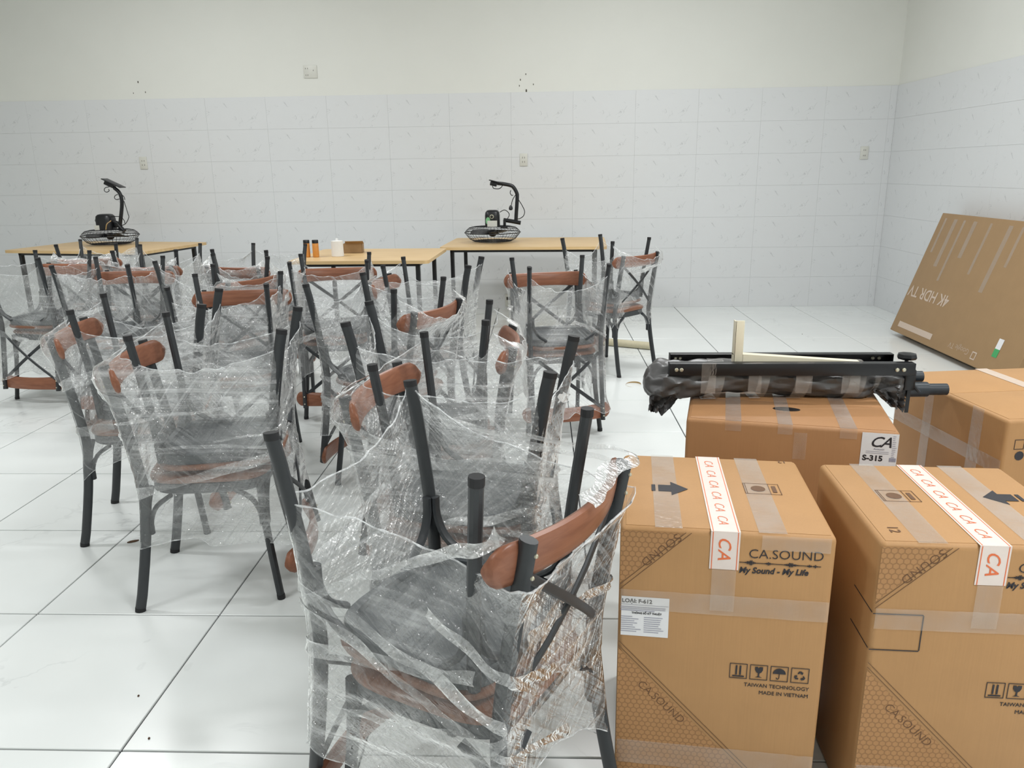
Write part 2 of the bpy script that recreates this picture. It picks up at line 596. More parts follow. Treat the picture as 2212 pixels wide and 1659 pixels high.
# wall tiles 0.6 x 0.3, seven courses
WG = 0.0008
TR = Matrix.Rotation(PI / 2, 4, 'X')
wt_h = 0.007
for r in range(7):
    zc = r * .3 + .15
    for i in range(-13, 6):
        x0, x1 = i * .6 + .15, min(i * .6 + .75, XR_ - wt_h)
        if x0 >= XR_ - .03:
            continue
        if x1 < -6.6:
            continue
        o = link('wall_tile', tile_mesh(x1 - x0 - WG, .3 - WG, wt_h, M['wall_tile'], 'wall_tile'), wall_back)
        o.location = ((x0 + x1) / 2, YB, zc)
        o.rotation_euler = (PI / 2, 0, 0)
    yy = YB - wt_h
    while yy > 1.6:
        y0 = max(yy - .6, 1.6)
        o = link('wall_tile', tile_mesh(yy - y0 - WG, .3 - WG, wt_h, M['wall_tile'], 'wall_tile'), wall_right)
        o.location = (XR_, (yy + y0) / 2, zc)
        o.rotation_euler = (PI / 2, 0, -PI / 2)
        yy -= .6
rest = MB().box(XR_ - wt_h, XR_, YF, 1.6 - WG, 0, 2.1)
tag(rest.build('wall_tiling', M['wall_tile'], wall_right, 0), kind='stuff')
# thin grout sheet behind the tiles
MB().box(-7.0, XR_, YB - .004, YB, 0, 2.098).build('grout', M['wall_grout'], wall_back, 0)
MB().box(XR_ - .004, XR_, YF, YB - .004, 0, 2.098).build('grout', M['wall_grout'], wall_right, 0)

# drill holes in the plaster
for (x, z, r) in [(-.300, 2.112, .011), (-.356, 2.212, .007), (-.366, 2.158, .006), (-.232, 2.168, .006), (-.303, 2.261, .006), (-4.09, 2.257, .008), (-4.151, 2.156, .005), (-4.03, 2.163, .006)]:
    h = MB().lathe([(r, -.0012), (r, .0004), (r * .6, .001)], 9).build('drill_hole', M['stain'], wall_back)
    h.location = (x, YB - .0005, z)
    h.rotation_euler = (PI / 2, 0, 0)
    h.scale = (0.7, 1.4, 1)


# ------------------------------------------------------------------ wall sockets and lamps
def socket(label, x, z, w, h, y=YB - wt_h, slots=((-.012, .02), (.012, .02), (-.012, -.02), (.012, -.02)), mat=None, swid=.004, shei=.012):
    t = thing('wall_socket', label, 'socket', (x, y, z), 0)
    MB().cbox(-w / 2, w / 2, -.008, 0, -h / 2, h / 2, .002).build('plate', mat or M['plate'], t)
    for (sx, sz) in slots:
        MB().box(sx - swid / 2, sx + swid / 2, -.0088, -.006, sz - shei / 2, sz + shei / 2).build('slot', M['slot'], t, 0)
    return t


socket('double white socket plate on the bare plaster above the tiles', -2.382, 2.319, .13, .115, YB, ((-.045, .03), (-.025, .03), (-.045, -.03), (-.025, -.03), (.03, .012)))
socket('beige socket plate on wall tiles above the right fan', -.332, 1.475, .075, .12, slots=((-.01, .02), (.01, .02), (-.01, -.02), (.01, -.02)), shei=.016)
socket('beige socket plate on wall tiles near the right corner', 2.959, 1.492, .075, .12, slots=((-.008, .025), (.008, .025), (-.008, -.025), (.008, -.025)))
socket('faint beige socket plate on tiles above the left fan', -4.14, 1.498, .075, .12)
socket('low white outlet with one black slot under right table', -.48, .085, .11, .13, slots=((0, .02),), swid=.085, shei=.032)

for (lx, ly, lr) in LIGHTS:
    t = thing('ceiling_light', 'white fluorescent batten fixed to the ceiling', 'lamp', (lx, ly, CEIL - .1), 0.0, 'fluorescent battens on the ceiling')
    MB().cbox(-.64, .64, -.1, .1, 0, .1, .01).build('housing', M['lampwhite'], t)
    for s in (-1, 1):
        MB().cbox(s * .63 - .02, s * .63 + .02, -.09, .09, -.05, 0, .006).build('end_cap', M['lampwhite'], t)

# ------------------------------------------------------------------ chairs
POST = [(-.245, 0), (-.205, .22), (-.186, .38), (-.190, .47), (-.212, .62), (-.248, .82)]
PZ = np.array([p[1] for p in POST]); PX = np.array([p[0] for p in POST])
STACK_Z, SHIFT = .912, .035


def outline(hx, hyf, hyb, n=40, e=.5, off=0.0):
    pts = []
    for i in range(n):
        a = 2 * PI * i / n
        c, s = math.cos(a), math.sin(a)
        x = (hx + off) * math.copysign(abs(c) ** e, c)
        hy = hyb + (hyf - hyb) * (x / hx + 1) / 2 + off
        pts.append((x, hy * math.copysign(abs(s) ** e, s)))
    return pts


def make_chair():
    parts = []   # (name, mesh, [children])
    # seat
    b = MB()
    R = []
    for off, z in ((-.012, .424), (-.002, .427), (0, .434), (-.003, .441), (-.016, .447), (-.05, .4535), (-.09, .4555)):
        R.append([(x, y, z) for x, y in outline(.195, .205, .185, off=off)])
    b.rings(R)
    parts.append(('seat', b.mesh('seat', M['seatwood'], 50), []))
    b = MB()
    R = []
    for off, z in ((-.06, .408), (-.03, .404), (-.028, .390), (-.012, .388), (-.008, .392), (-.008, .422), (-.02, .424)):
        R.append([(x, y, z) for x, y in outline(.195, .205, .185, off=off)])
    b.rings(R)
    parts.append(('seat_frame', b.mesh('seat_frame', M['steel2'], 40), []))
    # back posts (rear leg and back upright are one bent bar)
    for s in (-1, 1):
        path = spline([(x, s * (.205 - .017 * min(z, .42) / .42), z) for x, z in POST], 4)
        path = [(x, y, max(0.012, z)) for x, y, z in path]
        b = MB().tube(path, .0165, .0115, 12, (0, 1, 0))
        cap = MB().tube([(path[0][0] - .002, path[0][1], 0), (path[0][0], path[0][1], .014)], .017, .012, 12, (0, 1, 0)).mesh('foot_cap', M['cap'])
        parts.append(('back_post', b.mesh('back_post', M['steel']), [('foot_cap', cap)]))
        # front legs
        path = spline([(.162, s * .172, .415), (.170, s * .178, .25), (.197, s * .200, .012)], 4)
        b = MB().tube(path, .0125, None, 10)
        e = path[-1]
        cap = MB().tube([(e[0] + .001, e[1], 0), (e[0], e[1], .016)], .0135, None, 10).mesh('foot_cap', M['cap'])
        parts.append(('leg', b.mesh('leg', M['steel']), [('foot_cap', cap)]))
        # curved braces from each leg to the seat frame
        for (lx, ly, dx, dy) in ((-.192, s * .19, 1, 0), (-.192, s * .19, 0, -s), (.172, s * .18, -1, 0), (.172, s * .18, 0, -s)):
            p = [(lx + dx * .014, ly + dy * .014, .265), (lx + dx * .016, ly + dy * .016, .310), (lx + dx * .038, ly + dy * .038, .358), (lx + dx * .085, ly + dy * .085, .392)]
            b = MB().tube(spline(p, 3), .0075, .012, 8, (abs(dy), abs(dx), 0))
            parts.append(('brace', b.mesh('brace', M['steel']), []))
    # cross bars of the back
    zz = np.linspace(.47, .745, 7)
    for s in (-1, 1):
        path = []
        for z in zz:
            t = (z - .47) / (.745 - .47)
            path.append((float(np.interp(z, PZ, PX)) + .006 * s - .022 * math.sin(PI * t), s * (.178 - .352 * t), float(z)))
        b = MB().tube(path, .0095, .0045, 8, (1, 0, 0))
        parts.append(('cross_bar', b.mesh('cross_bar', M['steel']), []))
    # curved top rail with round ends
    b = MB()
    R = []
    n = 22
    for i in range(n + 1):
        t = -math.cos(PI * i / n)
        y = .238 * t
        hz = .042 * (1 - .12 * (1 - t * t)) if abs(t) < .85 else .042 * math.sqrt(max(0.03, 1 - ((abs(t) - .85) / .15) ** 2 * .97))
        x = -.228 - .056 * (1 - t * t) + .012
        th = .0115
        z0 = .775
        lean = -.16
        ring = []
        for a in range(12):
            q = 2 * PI * a / 12
            dz = hz * math.copysign(abs(math.sin(q)) ** .7, math.sin(q))
            dx = th * math.copysign(abs(math.cos(q)) ** .7, math.cos(q))
            ring.append((x + dx + lean * dz + .014, y, z0 + dz))
        R.append(ring)
    b.rings(R)
    parts.append(('top_rail', b.mesh('top_rail', M['wood'], 50), []))
    # screws fixing the rail
    for s in (-1, 1):
        for z in (.755, .795):
            q = MB().lathe([(.004, 0), (.004, .003), (.002, .005)], 8).mesh('screw', M['zinc'])
            parts.append(('screw@%f,%f' % (s * .188, z), q, []))
    return parts


CH = make_chair()
N_CH = [0]


def add_chair(mat, label, group):
    t = bpy.data.objects.new('dining_chair', None)
    t.empty_display_size = .1
    COL.objects.link(t)
    t.matrix_world = mat
    tag(t, label, 'chair', group)
    for (nm, me, ch) in CH:
        if nm.startswith('screw@'):
            y, z = map(float, nm[6:].split(','))
            o = link('screw', me, t)
            xx = float(np.interp(z, PZ, PX)) - .0155
            o.matrix_local = Matrix.Translation((xx, y, z)) @ Matrix.Rotation(-PI / 2, 4, 'Y')
            continue
        o = link(nm, me, t)
        for (n2, m2) in ch:
            link(n2, m2, o)
    return t


def vnoise(x, seed):
    rs = np.random.RandomState(seed)
    tab = rs.rand(512) * 2 - 1
    i = np.floor(x).astype(int)
    f = x - i
    f = f * f * (3 - 2 * f)
    return tab[i % 512] * (1 - f) + tab[(i + 1) % 512] * f


def section(z, s):
    """half extents of the wrapped pair at height z, in the frame of the upright chair"""
    low = np.interp(z, PZ, PX)
    up = SHIFT - np.interp(STACK_Z - z, PZ, PX)
    r1 = np.exp(-((z - .775) / .05) ** 2)
    r2 = np.exp(-((z - (STACK_Z - .775)) / .05) ** 2)
    xl = low - .021 - .010 * r1
    xr = up + .021 + .010 * r2
    # above the upright chair's posts the film spans from tip to tip
    top = np.clip((z - .82) / .06, 0, 1)
    xl = xl * (1 - top) + (SHIFT - .215) * top
    wl = .214 + .022 * r1
    wr = .214 + .022 * r2
    return xl, xr, wl, wr


def film_surface(u, z, nU, pin, off=0.0):
    """u in 0..4 (four sides); z array -> local xyz + arclength"""
    side = np.floor(u).astype(int) % 4
    t = u - np.floor(u)
    xl, xr, wl, wr = section(z, 0)
    rnd = .022
    cx = [xl - off, xr + off, xr + off, xl - off]
    cy = [-wl - off, -wr - off, wr + off, wl + off]
    x = np.zeros_like(z); y = np.zeros_like(z)
    m = np.sin(PI * t)
    ease = t
    for q in range(4):
        k = side == q
        a, b = q, (q + 1) % 4
        x = np.where(k, cx[a] * (1 - ease) + cx[b] * ease, x)
        y = np.where(k, cy[a] * (1 - ease) + cy[b] * ease, y)
    # round the corners a little
    cm_ = np.exp(-(np.minimum(t, 1 - t) / .035) ** 2)
    ctr = (xl + xr) / 2
    x = x - (x - ctr) * cm_ * .035
    y = y - y * cm_ * .035
    nx = np.array([0, 1, 0, -1])[side]
    ny = np.array([-1, 0, 1, 0])[side]
    r1 = np.exp(-((z - .775) / .055) ** 2) * (side == 3)
    r2 = np.exp(-((z - (STACK_Z - .775)) / .055) ** 2) * (side == 1)
    seat = np.exp(-((z - .456) / .06) ** 4) * ((side == 0) | (side == 2))
    rr = np.clip(r1 + r2, 0, 1)
    d = -pin * m * (1 - rr) * (1 - .75 * seat) + .026 * m * rr
    return x + nx * d, y + ny * d, nx, ny, side, t, m


def make_film(c, yaw, z0, seed, label, dense, nU=200, nV=46, tops=None, sags=None):
    rs = np.random.RandomState(seed)
    U = np.linspace(0, 4, nU, endpoint=False)
    # gather samples near the corners
    ztop_c = .872 + rs.uniform(-.02, .015, 4)
    sag = rs.uniform(.03, .11, 4)
    if tops:
        ztop_c, sag = np.array(tops), np.array(sags)
    zbot_c = z0 + rs.uniform(-.05, .05, 4)
    arch = rs.uniform(-.02, .09, 4)
    sd = np.floor(U).astype(int)
    t = U - sd
    zt = ztop_c[sd] * (1 - t) + ztop_c[(sd + 1) % 4] * t - sag[sd] * np.sin(PI * t) ** .8 + .008 * vnoise(U * 14, seed + 3)
    zb = zbot_c[sd] * (1 - t) + zbot_c[(sd + 1) % 4] * t + arch[sd] * np.sin(PI * t) + .022 * vnoise(U * 9, seed + 5)
    V = np.linspace(0, 1, nV)
    Z = zb[None, :] + (zt - zb)[None, :] * V[:, None]
    UU = np.repeat(U[None, :], nV, 0)
    pin = .018 + .012 * vnoise(Z * 7 + UU * .8, seed + 9)
    pin = pin + .03 * np.clip((V[:, None] - .75) / .25, 0, 1) ** 2 + .025 * np.clip((.2 - V[:, None]) / .2, 0, 1)
    x, y, nx, ny, side, tt, m = film_surface(UU, Z, nU, pin)
    arc = UU * .44
    w = np.zeros_like(Z)
    for kf in range(16):
        ang = rs.uniform(-1.1, 1.1) if kf % 2 else rs.uniform(-.18, .18)
        fr = rs.uniform(9, 38)
        ph = rs.uniform(0, 60)
        co = (Z * math.cos(ang) + arc * math.sin(ang)) * fr + ph
        along = (-Z * math.sin(ang) + arc * math.cos(ang)) * 2.2 + ph
        r = 1 - np.abs(vnoise(co, seed + 20 + kf))
        mask = np.clip(vnoise(along, seed + 50 + kf) * 1.3, 0, 1)
        w += (r ** 3) * mask * rs.uniform(.002, .0065)
    w = w - .004
    w = w * np.clip(m * 3, .25, 1)
    x = x + nx * w
    y = y + ny * w
    verts = np.stack([x, y, Z], -1).reshape(-1, 3)
    faces = []
    for i in range(nV - 1):
        for j in range(nU):
            k = (j + 1) % nU
            faces.append((i * nU + j, i * nU + k, (i + 1) * nU + k, (i + 1) * nU + j))
    me = bpy.data.meshes.new('stretch_film')
    me.from_pydata(verts.tolist(), [], faces)
    me.polygons.foreach_set('use_smooth', [True] * len(faces))
    uvl = me.uv_layers.new(name='UVMap')
    co = np.zeros((len(faces) * 4, 2))
    n = 0
    fa = np.array(faces)
    arcf = np.repeat((U * .44)[None, :], nV, 0).reshape(-1)
    zf = Z.reshape(-1)
    au = arcf[fa]
    au = np.where((au.max(1, keepdims=True) - au) > 1.0, au + 1.76, au)
    co[:, 0] = au.reshape(-1)
    co[:, 1] = zf[fa].reshape(-1)
    uvl.data.foreach_set('uv', co.reshape(-1))
    me.materials.append(M['film'])
    me.update()
    f = bpy.data.objects.new('stretch_film', me)
    COL.objects.link(f)
    f.matrix_world = Matrix.Translation((c[0], c[1], 0)) @ Matrix.Rotation(yaw, 4, 'Z')
    tag(f, label, 'plastic film', 'stretch film around the chair pairs')
    # rolled rim of the film
    for (row, q, nm) in ((nV - 1, .0017, 'film_edge'), (0, .0013, 'film_edge')):
        idx = row * nU
        P = [Vector(verts[idx + j % nU]) for j in range(nU + 1)]
        jit = vnoise(np.arange(nU + 1) * .35, seed + 77)
        rad = [q * (.7 + .8 * abs(float(jit[j]))) for j in range(nU + 1)]
        eb = MB().tube(P, rad, rad, 6, (0, 0, 1), False)
        eo = eb.build(nm, M['film_rim'], f, 80)
    # bunched bands of film running round the outside
    for kb in range(dense):
        u0 = rs.uniform(0, 4)
        ln = rs.uniform(.8, 1.9)
        za, zc = rs.uniform(z0 + .1, .84), rs.uniform(z0 + .1, .84)
        wid = rs.uniform(.006, .028)
        nn = 46
        uu = u0 + np.linspace(0, ln, nn)
        zz = np.linspace(za, zc, nn) + .006 * vnoise(np.linspace(0, 9, nn), seed + kb)
        W = wid * (.5 + .5 * np.abs(vnoise(np.linspace(0, 6, nn), seed + 90 + kb)))
        vs, fs, uvc = [], [], []
        rows = 4
        for q in range(rows):
            zq = zz + W * (q / (rows - 1) - .5) * 2
            X, Y, nx_, ny_, *_ = film_surface(uu % 4, zq, 0, .012 * np.ones(nn), .004)
            bul = .004 * np.sin(np.linspace(0, 30, nn) + q * 2.1)
            X = X + nx_ * bul; Y = Y + ny_ * bul
            for a in range(nn):
                vs.append((X[a], Y[a], zq[a]))
                uvc.append((uu[a] * .44, zq[a]))
        for q in range(rows - 1):
            for a in range(nn - 1):
                fs.append((q * nn + a, q * nn + a + 1, (q + 1) * nn + a + 1, (q + 1) * nn + a))
        bme = bpy.data.meshes.new('film_band')
        bme.from_pydata(vs, [], fs)
        bme.polygons.foreach_set('use_smooth', [True] * len(fs))
        ul = bme.uv_layers.new(name='UVMap')
        li = 0
        for fq in fs:
            for vi in fq:
                ul.data[li].uv = uvc[vi]
                li += 1
        bme.materials.append(M['film_dense'])
        link('film_band', bme, f)
    return f


PAIRS = [
    # cx, cy, yaw, film bottom, bands, phrase
    (-.307, -.195, 151.5, .20, 9, 'the nearest wrapped pair beside the front carton'),
    (-.38, .44, -10, .28, 6, 'the wrapped pair directly behind the nearest one'),
    (-1.262, .866, 10.5, .26, 7, 'the wrapped pair standing in the left foreground'),
    (-1.725, 1.326, 14, .28, 5, 'the wrapped pair behind the left foreground one'),
    (-.505, 1.04, 182, .28, 6, 'the third wrapped pair back in the middle column'),
    (-.828, 1.779, 157, .26, 5, 'the fourth wrapped pair back in the middle column'),
    (-1.60, 1.97, -80, .28, 5, 'the left middle pair with a wide brown rail'),
    (-.087, 2.564, -76, .10, 6, 'the tightly wrapped pair left of the farthest right one'),
    (.332, 3.86, 136, .30, 3, 'the farthest right pair beside the cardboard tube'),
    (-3.30, 3.23, -98, .12, 5, 'the pair cut by the left picture edge'),
    (-2.60, 2.80, -88, .25, 5, 'the pair right of the one at the left edge'),
    (-.79, 2.56, -5, .28, 4, 'the pair in front of the right table'),
    (-1.36, 2.87, -80, .28, 4, 'the pair in front of the middle table'),
    (-1.97, 2.75, 155, .28, 4, 'the pair left of the middle table pair'),
    (-2.03, 3.45, 75, .28, 3, 'the back row pair near the middle table end'),
    (-2.72, 3.50, 95, .28, 3, 'the back row pair between the left tables'),
    (-3.42, 4.02, 100, .28, 3, 'the back row pair in front of the left table'),
]
for i, (cx, cy, yw, z0, nb, ph) in enumerate(PAIRS):
    yaw = math.radians(yw)
    base = Matrix.Translation((cx, cy, 0)) @ Matrix.Rotation(yaw, 4, 'Z')
    add_chair(base, 'upright black cross-back chair in ' + ph, 'cross-back chairs standing upright')
    up = base @ Matrix.Translation((SHIFT, 0, STACK_Z)) @ Matrix.Rotation(PI, 4, 'Y')
    add_chair(up, 'upside-down black cross-back chair atop ' + ph, 'cross-back chairs stacked upside down')
    make_film((cx, cy), yaw, z0, 100 + i * 17, 'clear crinkled film around ' + ph, nb, 300 if i < 3 else 200, 64 if i < 3 else 46,
              (.755, .905, .79, .745) if i == 0 else None, (.02, .03, .015, .035))

# ------------------------------------------------------------------ cartons
def frame_mb(w, h, t, d=.0004):
    b = MB()
    b.box(0, w, 0, t, 0, d); b.box(0, w, h - t, h, 0, d); b.box(0, t, t, h - t, 0, d); b.box(w - t, w, t, h - t, 0, d)
    return b


def circ(cx, cy, r, n=16, a0=0.0, a1=2 * PI):
    return [(cx + r * math.cos(a0 + (a1 - a0) * i / (n if a1 - a0 > 6 else n - 1)), cy + r * math.sin(a0 + (a1 - a0) * i / (n if a1 - a0 > 6 else n - 1))) for i in range(n)]


def sym_arrows():
    b = frame_mb(.036, .036, .0013)
    for x in (.012, .020):
        b.box(x, x + .0035, .009, .031, 0, .0004)
    b.box(.006, .030, .004, .007, 0, .0004)
    return b


def sym_glass():
    b = frame_mb(.036, .036, .0013)
    b.prism([(.010, .031), (.010, .024), (.013, .018), (.0165, .016), (.0165, .008), (.011, .006), (.025, .006), (.0195, .008), (.0195, .016), (.023, .018), (.026, .024), (.026, .031), (.019, .031), (.017, .027), (.016, .031)], 0, .0004)
    return b


def sym_umbrella():
    b = frame_mb(.036, .036, .0013)
    b.prism(circ(.018, .018, .013, 14, 0, PI), 0, .0004)
    b.box(.0173, .0187, .008, .019, 0, .0004)
    b.prism([(.0173, .008), (.0173, .0055), (.0145, .0045), (.012, .006), (.012, .009), (.0133, .009), (.0137, .0068), (.0155, .0062), (.0187, .008)], 0, .0004)
    return b


def sym_recycle():
    b = frame_mb(.036, .036, .0013)
    for k in range(3):
        R = Matrix.Translation((.018, .0165, 0)) @ Matrix.Rotation(2 * PI * k / 3, 4, 'Z')
        b.prism([(-.005, .006), (-.002, .0115), (.003, .0115), (.0045, .009), (.0062, .0098), (.0052, .0040), (-.0002, .0058), (.0016, .0068), (.0008, .0083), (-.0005, .0083), (-.0025, .0048)], 0, .0004, R)
    return b


ARROW = MB().box(-.042, -.033, -.018, .018, 0, .0004).box(-.026, .004, -.018, .018, 0, .0004).prism([(.004, -.038), (.044, 0), (.004, .038)], 0, .0004)


def body_mesh(w, d, h, mat, bulge=.004, seed=1, c=.012):
    bm = bmesh.new()
    bmesh.ops.create_cube(bm, size=1)
    for v in bm.verts:
        v.co = Vector((v.co.x * w + w / 2, v.co.y * d + d / 2, (v.co.z + .5) * h))
    bmesh.ops.bevel(bm, geom=bm.edges[:], offset=c, segments=3, affect='EDGES', profile=0.5)
    me = bpy.data.meshes.new('body')
    bm.to_mesh(me)
    bm.free()
    me.polygons.foreach_set('use_smooth', [True] * len(me.polygons))
    me.set_sharp_from_angle(angle=math.radians(40))
    me.materials.append(mat)
    return me


def carton(name, label, loc, rz, w, d, h, mat, group=None, seam='y'):
    t = thing(name, label, 'carton', loc, rz, group)
    link('body', body_mesh(w, d, h - .0008, mat), t)
    # two closing flaps on top, meeting at a thin seam
    g = .0012
    if seam == 'y':
        a = MB().cbox(.011, w / 2 - g, .011, d - .011, h - .0024, h, .0005)
        b = MB().cbox(w / 2 + g, w - .011, .011, d - .011, h - .0024, h, .0005)
    else:
        a = MB().cbox(.011, w - .011, .011, d / 2 - g, h - .0024, h, .0005)
        b = MB().cbox(.011, w - .011, d / 2 + g, d - .011, h - .0024, h, .0005)
    a.build('flap', mat, t)
    b.build('flap', mat, t)
    return t


def strip_front(t, name, x0, x1, z0, z1, mat, eps=.0007):
    return MB().box(x0, x1, -eps, -eps + .0003, z0, z1).build(name, mat, t, 0)


def strip_top(t, name, x0, x1, y0, y1, h, mat, eps=.0007):
    return MB().box(x0, x1, y0, y1, h + eps - .0003, h + eps).build(name, mat, t, 0)


def crinkle_front(t, name, x0, x1, z0, z1, mat, seed=0, eps=.0018):
    rs = np.random.RandomState(seed)
    nx, nz = 26, 12
    vs, fs = [], []
    for i in range(nx + 1):
        for j in range(nz + 1):
            vs.append((x0 + (x1 - x0) * i / nx, -eps - abs(rs.normal(0, .0007)), z0 + (z1 - z0) * j / nz))
    for i in range(nx):
        for j in range(nz):
            a = i * (nz + 1) + j
            fs.append((a, a + nz + 1, a + nz + 2, a + 1))
    return MB().add(vs, fs).build(name, mat, t, 60)


def wave_mb(w):
    b = MB()
    rs = random.Random(5)
    n = 54
    for i in range(n):
        x = w * i / n
        env = .0006 + .006 * (math.exp(-((i - 7) / 2.2) ** 2) + .5 * math.exp(-((i - 19) / 1.8) ** 2) + .8 * math.exp(-((i - 34) / 2.8) ** 2) + .6 * math.exp(-((i - 46) / 1.2) ** 2) + .7 * math.exp(-((i - 50) / .9) ** 2))
        h = env * (.55 + .45 * rs.random())
        b.box(x, x + w / n * .72, -h, h, 0, .0004)
    b.box(0, w, -.0006, .0006, 0, .0004)
    return b


def sound_carton(label, loc, rz, arrow_right, w=.425, d=.425, h=.66):
    t = carton('speaker_carton', label, loc, rz, w, d, h, M['card'], 'printed speaker cartons in the foreground')
    # hexagon print triangles with double rules
    tri = MB().add([(.002, -.0002, h - .008), (.002, -.0002, h - .128), (.128, -.0002, h - .008)], [(0, 1, 2)])
    tri.add([(.002, -.0005, h - .008), (.002, -.0005, h - .128), (.128, -.0005, h - .008)], [(0, 1, 2)])
    tri.build('hexagon_print', M['hex'], t, 0)
    L = .33
    tri = MB().add([(.002, -.0005, h - .285), (.002, -.0005, h - .285 - L), (.002 + L * .96, -.0005, h - .285 - L)], [(0, 1, 2)])
    tri.build('hexagon_print', M['hex'], t, 0)
    def rule(xa, za, xb, zb, wd=.0012):
        dx, dz = xb - xa, zb - za
        l = math.hypot(dx, dz)
        b = MB().box(0, l, -wd / 2, wd / 2, 0, .0003)
        put_front('print_line', b.mesh('print_line', M['ink2'], 0), t, xa, za, math.atan2(dz, dx), .0007)
    for o in (.0, .008):
        rule(.002, h - .132 - o * 1.4, .132 + o * 1.4, h - .006)
        rule(.002, h - .278 + o * 1.4, .002 + (L + .012) * .97, h - .278 + o * 1.4 - L - .012)
    put_front('lettering', text_mesh('SOUND', .027, 0, M['ink2'], weight=-.0004, spacing=1.08), t, .114, h - .008, math.radians(223), .0009)
    put_front('lettering', text_mesh('CA.SOUND', .026, 0, M['ink2'], weight=-.0004, spacing=1.0), t, .043, h - .372, math.radians(-43), .0009)
    # name, wave and slogan
    put_front('lettering', text_mesh('CA.SOUND', .0285, 0, M['ink'], weight=-.0003), t, .257, h - .054, math.radians(1), .0009)
    put_front('sound_wave', wave_mb(.158).mesh('sound_wave', M['ink'], 0), t, .240, h - .0645, 0, .0009)
    put_front('lettering', text_mesh('My Sound - My Life', .0185, .22, M['ink'], weight=.0005), t, .240, h - .088, math.radians(1.0), .0009, sx=.93)
    # handling symbols and origin
    for k, f in enumerate((sym_arrows, sym_glass, sym_umbrella, sym_recycle)):
        put_front('handling_symbol', f().mesh('handling_symbol', M['ink'], 0), t, .236 + k * .0415, h - .336, 0, .0009)
    put_front('lettering', text_mesh('TAIWAN TECHNOLOGY', .0125, 0, M['ink'], align='RIGHT'), t, .399, h - .354, 0, .0009, sx=.95)
    put_front('lettering', text_mesh('MADE IN VIETNAM', .0125, 0, M['ink'], align='RIGHT'), t, .399, h - .371, 0, .0009, sx=.95)
    # white printed tape over the top seam and down the front
    def tape_side(length, n):
        pass
    x0, x1 = .181, .239
    tp = strip_top(t, 'printed_tape', x0, x1, -.0005, d - .004, h, M['whitetape'], .0012)
    tf = strip_front(t, 'printed_tape', x0, x1, h - .083, h + .0012, M['whitetape'], .0012)
    for xa in (x0 + .0035, x1 - .0052):
        MB().box(xa, xa + .0017, 0, d - .005, h + .0012, h + .0015).build('tape_stripe', M['orange'], tp, 0)
        MB().box(xa, xa + .0017, -.0016, -.0012, h - .083, h).build('tape_stripe', M['orange'], tf, 0)
    ca = text_mesh('CA', .036, .3, M['orange'], weight=.0002, spacing=1.15)
    ca2 = text_mesh('CA', .03, .3, M['orange'], weight=-.0004, spacing=1.15)
    o = put_front('tape_lettering', ca, tf, x0 + .0165, h - .010, math.radians(-90), .0016)
    for k in range(6):
        put_top('tape_lettering', ca2, tp, x0 + .0185, .045 + k * .064 + .03, h, math.radians(-90), .0016)
    # clear tape continuing below and around
    crinkle_front(t, 'clear_tape', x0 + .006, x1 - .004, h - .178, h - .083, M['clear'], 3)
    crinkle_front(t, 'clear_tape', .004, w - .004, h - .188, h - .142, M['clear'], 4)
    crinkle_front(t, 'clear_tape', .004, w - .004, h - .575, h - .515, M['clear'], 5)
    crinkle_front(t, 'clear_tape', x0 + .10, w - .012, h - .034, h - .002, M['clear'], 6)
    strip_top(t, 'clear_tape', .07, .125, .004, d - .004, h, M['clear'], .001)
    strip_top(t, 'clear_tape', .275, .33, .004, d - .004, h, M['clear'], .001)
    # top marks
    if arrow_right:
        put_top('printed_arrow', ARROW.mesh('printed_arrow', M['ink'], 0), t, .107, .208, h, 0, .001, .95)
        sx, sy, rot = .275, .20, 0
        put_top('lettering', text_mesh('12', .022, 0, M['ink2']), t, .40, .415, h, math.radians(180), .001)
    else:
        put_top('printed_arrow', ARROW.mesh('printed_arrow', M['ink'], 0), t, .337, .235, h, PI, .001, .95)
        sx, sy, rot = .075, .20, 0
        put_top('lettering', text_mesh('12', .03, 0, M['ink2']), t, .034, .075, h, math.radians(-90), .001)
    fb = MB().box(0, .0013, 0, .06, 0, .0003).box(.004, .0053, 0, .06, 0, .0003).box(.055, .0563, 0, .06, 0, .0003).box(.078, .0793, 0, .06, 0, .0003)
    fb.box(0, .0793, 0, .0013, 0, .0003).box(0, .0793, .0587, .06, 0, .0003)
    fb.prism(circ(.031, .03, .016, 14), 0, .0003).box(.062, .071, .012, .048, 0, .0003)
    put_top('handling_symbol', fb.mesh('handling_symbol', M['ink2'], 0), t, sx, sy, h, rot, .001)
    return t


ca = sound_carton('front printed speaker carton with white F-612 label, black arrow pointing right', (.002, -.102, 0), math.radians(-6.6), True)
# white shipping label near its left edge
lb = strip_front(ca, 'shipping_label', .006, .105, .66 - .252, .66 - .159, M['paper'], .001)
put_front('lettering', text_mesh('LOẠI: F-612', .0125, 0, M['ink'], weight=.0003), lb, .007, .66 - .173, 0, .0014)
put_front('label_rule', MB().box(0, .1, 0, .0006, 0, .0003).mesh('label_rule', M['ink3'], 0), lb, .004, .66 - .178, 0, .0012)
put_front('lettering', text_mesh('THÔNG SỐ KỸ THUẬT', .006, 0, M['ink'], weight=.0002), lb, .028, .66 - .199, 0, .0014)
b = MB()
rr = random.Random(2)
for k in range(3):
    b.box(.004, .004 + .07 + .025 * rr.random(), -.184 - k * .004, -.1825 - k * .004, 0, .0003)
for k in range(8):
    z = -.207 - k * .005
    b.box(.006, .006 + .022 + .02 * rr.random(), z, z + .0013, 0, .0003)
    b.box(.054, .054 + .022 + .02 * rr.random(), z, z + .0013, 0, .0003)
put_front('label_text_lines', b.mesh('label_text_lines', M['ink3'], 0), lb, 0, .66, 0, .0013)['kind'] = 'stuff'

